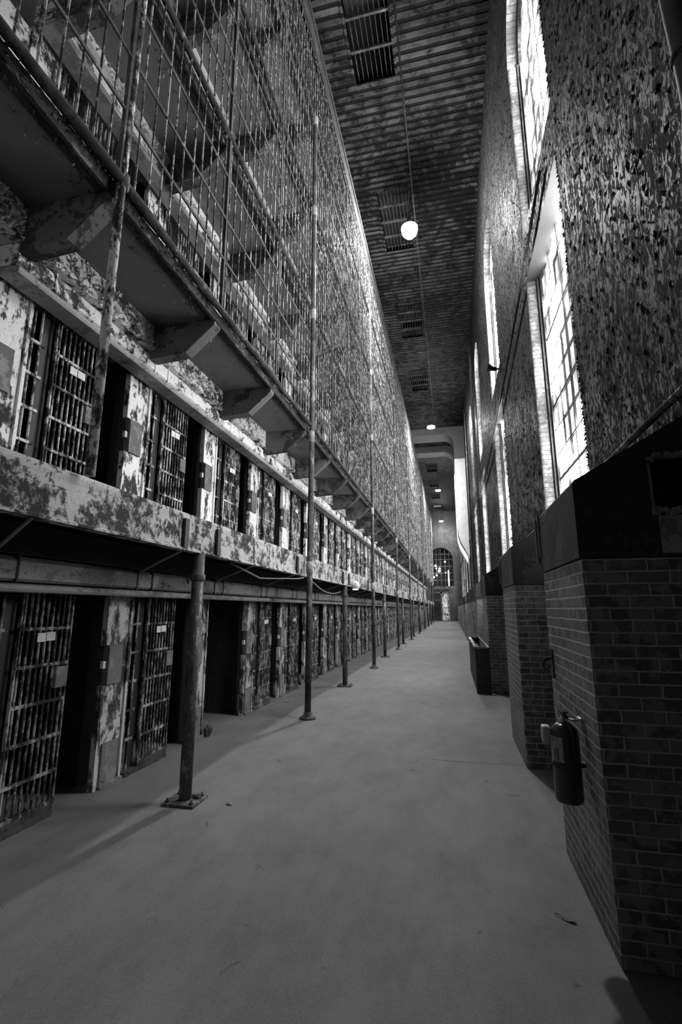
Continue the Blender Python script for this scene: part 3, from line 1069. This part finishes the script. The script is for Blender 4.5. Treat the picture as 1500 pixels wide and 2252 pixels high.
# radiator cabinet
e = thing('radiator_cabinet', 'dark metal radiator cabinet with open framed top on the floor by the piers', 'cabinet', (0.44, 11.0, 0))
W_, L_, H_ = 0.295, 3.9, 0.94
m = MB(); m.box((0.0, 0.0, 0.03), (W_, 0.02, H_ - 0.02)); m.build('end_panel', M['cap'], e)
m = MB(); m.box((0.0, 0.02, 0.03), (0.02, L_, H_ - 0.02)); m.box((0.02, L_ - 0.02, 0.03), (W_, L_, H_ - 0.02)); m.build('front_panel', M['cap'], e)
m = MB()
m.box((-0.02, -0.02, H_ - 0.02), (0.05, L_, H_ + 0.01)); m.box((W_ - 0.03, -0.02, H_ - 0.02), (W_, L_, H_ + 0.01)); m.box((0.05, -0.02, H_ - 0.02), (W_ - 0.03, 0.03, H_ + 0.01)); m.box((0.05, L_ - 0.05, H_ - 0.02), (W_ - 0.03, L_, H_ + 0.01))
m.build('top_frame', M['fascia'], e)
m = MB(); m.box((0.0, 0.0, 0), (W_, 0.04, 0.03)); m.build('foot', M['black'], e)
m = MB(); m.box((0, L_ - 0.05, 0), (W_, L_, 0.03)); m.build('foot', M['black'], e)
m = MB()
for k in range(12):
    m.box((0.08, 0.15 + k * 0.3, 0.06), (0.22, 0.34 + k * 0.3, 0.78))
m.build('radiator', M['dark_steel'], e, 0.02)

# ------------------------------------------------------------------ pipes and wires
def pipe_thing(name, lab, cat, pts, r, mat, n=10):
    m = MB(); m.tube(pts, r, n)
    return tag(m.build(name, M[mat]), lab, cat)
pipe_thing('wall_conduit', 'long dark conduit running along the window wall at spandrel height', 'conduit', [(1.48, 6.15, 7.82), (1.46, 8.4, 7.4), (1.46, 11.6, 7.1), (1.46, 16.2, 6.75), (1.46, 23.4, 6.7), (1.46, 37.2, 6.7)], 0.022, 'dark_steel')
pipe_thing('steam_pipe', 'pair-height steam pipe lying along the tops of the pier caps', 'pipe', [(1.44, 1.5, 3.08), (1.44, 4.4, 3.06), (1.44, 20, 3.06)], 0.026, 'pipe')
e = thing('down_pipe', 'smooth grey pipe dropping down the near window wall at top right', 'pipe', (1.41, 2.52, 2.9))
m = MB(); m.tube([(0, 0, -2.9), (0, 0, 0), (0, -0.02, 1.7), (0, 0.02, 2.4), (0, 0.05, 9)], 0.052, 18); m.build('shaft', M['portal'], e)
m = MB(); m.lathe((0, 0.0, 1.88), [(0.052, 0), (0.06, 0.006), (0.06, 0.05), (0.052, 0.056)], 18); m.build('coupling', M['dark_steel'], e)
for j, yy in enumerate((22.6, 31.0)):
    tag(MB().tube([(1.40, yy, 0), (1.40, yy, 14.6)], 0.06, 12).build('riser_pipe', M['dark_steel']), ('dark riser pipe on the window wall between third and fourth windows', 'dark riser pipe on the window wall between fourth and fifth windows')[j], 'pipe')

def sag(p, q, d, n=10):
    p, q = Vector(p), Vector(q)
    return [tuple(p.lerp(q, i / n) - Vector((0, 0, d * 4 * (i / n) * (1 - i / n)))) for i in range(n + 1)]
pipe_thing('electric_cable', 'thin cable sagging under the walkway left of the first tall pole', 'cable', [(-2.62, 5.4, 2.30)] + sag((-2.6, 5.5, 2.28), (-2.6, 6.3, 2.17), 0.0, 3) + [(-2.58, 6.9, 2.2)] + sag((-2.56, 7.2, 2.22), (-2.46, 7.9, 2.27), 0.01, 4), 0.012, 'wire_light', 6)
pipe_thing('electric_cable', 'thin cable drooping under the walkway right of the first tall pole', 'cable', [(-2.46, 8.1, 2.28)] + sag((-2.5, 8.4, 2.29), (-2.58, 11.3, 2.16), 0.14, 10), 0.012, 'wire_light', 6)
pipe_thing('ceiling_conduit', 'thin conduit along the middle of the plank ceiling', 'conduit', [(-0.72, 5.0, ZC - 0.03), (-0.72, 37.0, ZC - 0.03)], 0.025, 'dark_steel', 8)

# ------------------------------------------------------------------ ceiling grates
for i, (a, b) in enumerate(GR):
    yc = (a + b) / 2
    if i < 5:
        lab = 'barred ceiling opening, %s from the camera' % ORD[i]
        if i == 2:
            lab = 'ceiling opening closed by pale boards, third from the camera'
        g = 'ceiling openings'
    else:
        lab, g = 'small distant barred ceiling opening beyond the dark beams', 'distant ceiling openings'
    e = thing('ceiling_grate', lab, 'grate', ((GX0 + GX1) / 2, yc, ZC), g)
    hw, hl = (GX1 - GX0) / 2, (b - a) / 2
    m = MB()
    for s in (-1, 1):
        m.box((s * hw, -hl, -0.04), (s * (hw + 0.07), hl, 0.25))
        m.box((-hw, s * hl, -0.02), (hw, s * (hl + 0.05), 0.25))
    m.build('frame', M['ceiling'], e)
    m = MB()
    for k in range(8):
        x = -hw + (k + 0.7) * (2 * hw / 8.4)
        m.tube([(x, -hl, 0.06), (x, hl, 0.06)], 0.011, 5, False)
    m.build('bars', M['dark_steel'], e)
    for k in range(1, 4):
        m = MB(); m.box((-hw, -hl + k * hl / 2 - 0.03, 0.02), (hw, -hl + k * hl / 2 + 0.03, 0.09)); m.build('crossbar', M['dark_steel'], e)
    if i == 2:
        m = MB()
        m.box((-hw, -hl, 0.12), (hw, -0.05, 0.16)); m.box((-hw, 0.75, 0.12), (hw, hl, 0.16)); m.box((-hw, -0.05, 0.12), (-hw + 0.12, 0.75, 0.16))
        m.build('boarding', M['ceiling'], e)

# ------------------------------------------------------------------ lamps
def bay_lamp(y, z, lab, big):
    e = thing('pendant_lamp', lab, 'lamp', (-0.82 - 0.003 * (y - 14), y, z), 'pendant lamps in the hall')
    m = MB(); m.tube([(0, 0, 0.42), (0, 0, ZC - z - 0.02)], 0.014, 8); m.build('stem', M['dark_steel'], e)
    m = MB(); m.lathe((0, 0, 0), [(0.27, 0.06), (0.25, 0.10), (0.17, 0.22), (0.09, 0.30), (0.09, 0.44), (0.03, 0.46)], 22); m.build('reflector', M['lamp_metal'], e)
    m = MB(); m.lathe((0, 0, 0), [(0.02, -0.30 if big else -0.05), (0.14, -0.26 if big else -0.04), (0.23, -0.14 if big else -0.01), (0.265, 0.0), (0.26, 0.055)], 22); m.build('globe', M['lamp_glow'], e)  # the big globe is deepened to give the near lamp its glare
bay_lamp(13.75, 14.0, 'large blazing pendant lamp nearest the camera below the ceiling', True)
bay_lamp(32.0, 14.1, 'glowing pendant lamp in front of the dark ceiling beams', False)
bay_lamp(50.6, 14.1, 'glowing pendant lamp second from the far end of the hall', False)
bay_lamp(69.3, 14.1, 'glowing pendant lamp nearest the far end wall', False)

# floodlight on the gallery edge and horn speaker on the wall
e = thing('floodlight', 'small bright floodlight clamped under the walkway edge past the first tall pole', 'light', (-2.38, 12.1, 2.32))
m = MB(); m.lathe((0, 0, 0), [(0.04, -0.09), (0.09, -0.06), (0.11, 0.0), (0.08, 0.09), (0.03, 0.13)], 14); m.build('housing', M['white_plate'], e)
m = MB(); m.lathe((0, 0, -0.1), [(0.03, 0), (0.075, 0.005), (0.075, 0.012)], 14); m.build('lens', M['flood_glow'], e)
e = thing('horn_speaker', 'black horn loudspeaker bracketed to the wall at the second window', 'loudspeaker', (1.36, 12.3, 8.0))
m = MB(); m.tube([(-0.25, -0.1, 0.03), (-0.2, -0.08, 0.03), (-0.05, -0.02, 0.0), (0.06, 0.02, 0)], [0.22, 0.15, 0.06, 0.05], 16); m.build('horn', M['black'], e)
m = MB(); m.tube([(0.05, 0.02, 0), (0.17, 0.02, 0)], 0.025, 8); m.box((0.15, -0.06, -0.08), (0.17, 0.1, 0.08)); m.build('bracket', M['black'], e)

# ------------------------------------------------------------------ portal beams and ducts far down the hall
def portal(y0, y1, i):
    zb = 15.62
    xl, xr = -2.62, 0.70
    m = MB()
    r = 0.9
    pts = [(xl, zb)] + [(xr - r + r * math.sin(a), zb - r + r * math.cos(a)) for a in [math.pi / 2 * k / 8 for k in range(9)]]
    pts += [(xr, 13.5), (XW, 13.5), (XW, ZC), (-4.5, ZC), (-4.5, zb)]
    m.prism(pts[::-1], 'y', y0, y1)
    struct(m.build('trim_%d' % (3 + i), M['portal']))
portal(37.6, 39.4, 0)
portal(42.2, 43.6, 1)
for i, (y0, y1) in enumerate(((37.7, 39.2), (42.3, 43.5))):
    e = thing('air_duct', ('bright sheet-metal air duct bending into the window wall, the nearer of the two', 'pale sheet-metal air duct behind the nearer duct, bending into the wall')[i], 'duct', (0.70, y0, 9.1), 'air ducts')
    D = XW - 0.70 - 0.02
    for k in range(3):
        m = MB(); m.box((0.0, 0, 1.47 * k + 0.01), (D, y1 - y0, 1.47 * (k + 1))); m.box((-0.015, -0.015, 1.47 * k), (D, y1 - y0 + 0.015, 1.47 * k + 0.03)); m.build('duct_section', M['sheet'], e)
    m = MB()
    m.prism([(0.0, 0.0), (D, 0.0), (D + 0.0, -2.4), (D, -3.5), (0.19, -2.3), (0.04, -1.75), (0.0, -1.3)][::-1], 'y', 0.0, y1 - y0)
    m.build('elbow', M['sheet'], e)

# ------------------------------------------------------------------ far end wall
mb = MB()
YA = YE
ax, ar_, az = -1.35, 1.75, 8.9
pts = [(-6.2, 0), (ax - ar_, 0), (ax - ar_, az)] + [(ax - ar_ * math.cos(math.pi * k / 16), az + ar_ * math.sin(math.pi * k / 16)) for k in range(1, 16)] + [(ax + ar_, az), (ax + ar_, 5.0), (-0.25, 5.0), (-0.25, 0), (2.1, 0), (2.1, ZC), (-6.2, ZC)]
mb.prism(pts[::-1], 'y', YE, YE + 0.5)
struct(mb.build('wall_back', M['endwall']))
mb = MB()
mb.box((-6.2, YE + 4.4, 0), (2.1, YE + 4.6, 14))
mb.box((-6.2, YE + 0.5, 0), (-6.0, YE + 4.4, 14)); mb.box((1.9, YE + 0.5, 0), (2.1, YE + 4.4, 14)); mb.box((-6.2, YE + 0.5, 12), (2.1, YE + 4.6, 12.2))
struct(mb.build('wall_vestibule', M['endwall']))
d = bpy.data.objects.new('door_1', None); COL.objects.link(d); d.location = (-0.95, YE - 0.1, 0); struct(d)
m = MB()
m.box((-1.6, 0, 4.55), (1.1, 0.25, 4.95)); m.box((-1.6, 0, 3.95), (0.72, 0.2, 4.2)); m.box((0.62, 0, 0), (0.74, 0.2, 4.6)); m.box((-0.62, 0, 0), (-0.42, 0.2, 4.6)); m.box((-1.6, 0, 2.9), (-0.5, 0.2, 3.1))
m.build('door_frame', M['dark_steel'], d)
m = MB(); m.box((-0.42, 0.3, 0.1), (0.62, 0.34, 3.95)); m.build('door_leaf', M['cell_paint'], d)
m = MB()
for k in range(1, 4):
    m.box((-0.42, 0.26, k * 0.95), (0.62, 0.3, k * 0.95 + 0.06))
m.build('crossbars', M['dark_steel'], d)
m = MB(); m.box((-0.5, -0.8, 0), (0.7, 0.3, 0.12)); m.build('door_step', M['portal'], d)
e = thing('arch_glazing', 'dim barred glazing filling the arch in the far end wall', 'window', (ax, YE + 0.2, 5.0))
m = MB()
for k in range(-2, 3):
    m.box((k * 0.6 - 0.03, 0, 0), (k * 0.6 + 0.03, 0.08, az - 5 + math.sqrt(ar_ ** 2 - (0.6 * k) ** 2)))
for z in (0.9, 1.9, 2.9, 3.9, 4.7):
    m.box((-ar_ * 0.93, 0, z - 0.04), (ar_ * 0.93, 0.08, z + 0.04))
m.build('bars', M['dark_steel'], e)
BUL = [(-2.11, 7.93, .12), (-2.0, 7.55, .09), (-1.55, 7.5, .13), (-1.6, 7.15, .14), (-2.0, 6.55, .1), (-2.4, 6.27, .11), (-0.71, 8.5, .09), (-0.66, 6.9, .05)]
BN = ['uppermost of the cluster left in the arch', 'just under the uppermost left in the arch', 'upper one of the bright middle pair in the arch', 'lower one of the bright middle pair in the arch', 'low in the arch left of its middle', 'lowest at the left edge of the arch', 'alone on a cord high right in the arch', 'tiny one low right in the arch']
for (x, z, r), nm in zip(BUL, BN):
    e = thing('globe_lamp', 'small glowing globe lamp, ' + nm, 'lamp', (x, YE - 0.45, z), 'globe lamps at the far end')
    m = MB(); m.lathe((0, 0, 0), [(r * math.sin(math.pi * k / 8) + 0.002, -r * math.cos(math.pi * k / 8)) for k in range(9)], 12); m.build('globe', M['bulb_glow'], e)
    m = MB(); m.tube([(0, 0, r), (0, 0, ZC - z - 0.01)], 0.012, 5); m.build('cord', M['black'], e)
e = thing('slit_window', 'bright narrow strip window beside the arch in the far end wall', 'window', (-0.30, YE - 0.02, 4.9))
m = MB(); m.box((-0.06, 0, 0.1), (0.06, 0.015, 2.4)); m.build('pane', M['slot_glow'], e)
m = MB()
for k in range(5):
    m.box((-0.07, -0.02, 0.1 + k * 0.56), (0.07, 0.0, 0.14 + k * 0.56))
m.build('glazing_bar', M['dark_steel'], e)

# ------------------------------------------------------------------ debris
def chunk(name, lab, loc, s, mat, seed):
    rn = random.Random(seed)
    bm = bmesh.new()
    bmesh.ops.create_icosphere(bm, subdivisions=2, radius=1)
    for v in bm.verts:
        k = rn.uniform(0.7, 1.2)
        v.co = Vector((v.co.x * s[0] * k, v.co.y * s[1] * k, max(v.co.z, -0.6) * s[2] * k))
    zmin = min(v.co.z for v in bm.verts)
    for v in bm.verts:
        v.co.z -= zmin
    me = bpy.data.meshes.new(name); bm.to_mesh(me); bm.free(); me.materials.append(M[mat])
    o = bpy.data.objects.new(name, me); COL.objects.link(o); o.location = loc
    return tag(o, lab, 'debris')
chunk('paint_chip', 'flat paint chip on the floor right of the square post foot', (-2.06, 4.45, 0), (0.035, 0.02, 0.010), 'flake', 1)
chunk('paint_chip', 'curled dark chip lying on the square post foot plate', (-2.40, 4.47, 0.025), (0.05, 0.03, 0.02), 'dark_steel', 2)
chunk('rubble_lump', 'dark rubble lump at the foot of the panel by the open black cell', (-3.42, 6.60, 0), (0.06, 0.07, 0.09), 'dark_steel', 3)
chunk('paint_chip', 'small chip on the floor in front of the barred gate by the first tall pole', (-3.18, 9.25, 0), (0.05, 0.05, 0.015), 'flake', 4)
def leaf():
    m = MB()
    pts = [(-0.05, 0), (-0.02, 0.016), (0.015, 0.02), (0.04, 0.008), (0.05, 0), (0.04, -0.012), (0.0, -0.02), (-0.03, -0.012)]
    n = len(pts)
    i0 = len(m.v)
    m.v += [(x, y, 0.004 + 0.06 * abs(y) + (0.008 if abs(x) > 0.03 else 0)) for x, y in pts] + [(0, 0, 0.005)]
    for k in range(n):
        m.f.append((i0 + k, i0 + (k + 1) % n, i0 + n)); m.sm.append(True)
    m.tube([(-0.05, 0, 0.012), (-0.075, 0.008, 0.006)], 0.0025, 5)
    o = m.build('dry_leaf', M['black'])
    o.location = (0.57, 3.36, 0); o.rotation_euler = (0, 0, -0.5)
    tag(o, 'small dark dry leaf on the floor beside the nearest brick pier', 'leaf')
leaf()

# ------------------------------------------------------------------ world
w = bpy.data.worlds.new('world')
S.world = w
w.use_nodes = True
w.node_tree.nodes['Background'].inputs['Color'].default_value = (1, 1, 1, 1)
w.node_tree.nodes['Background'].inputs['Strength'].default_value = 0.3
S.cycles.max_bounces = 6
S.cycles.diffuse_bounces = 4
S.cycles.glossy_bounces = 3
S.cycles.sample_clamp_indirect = 6
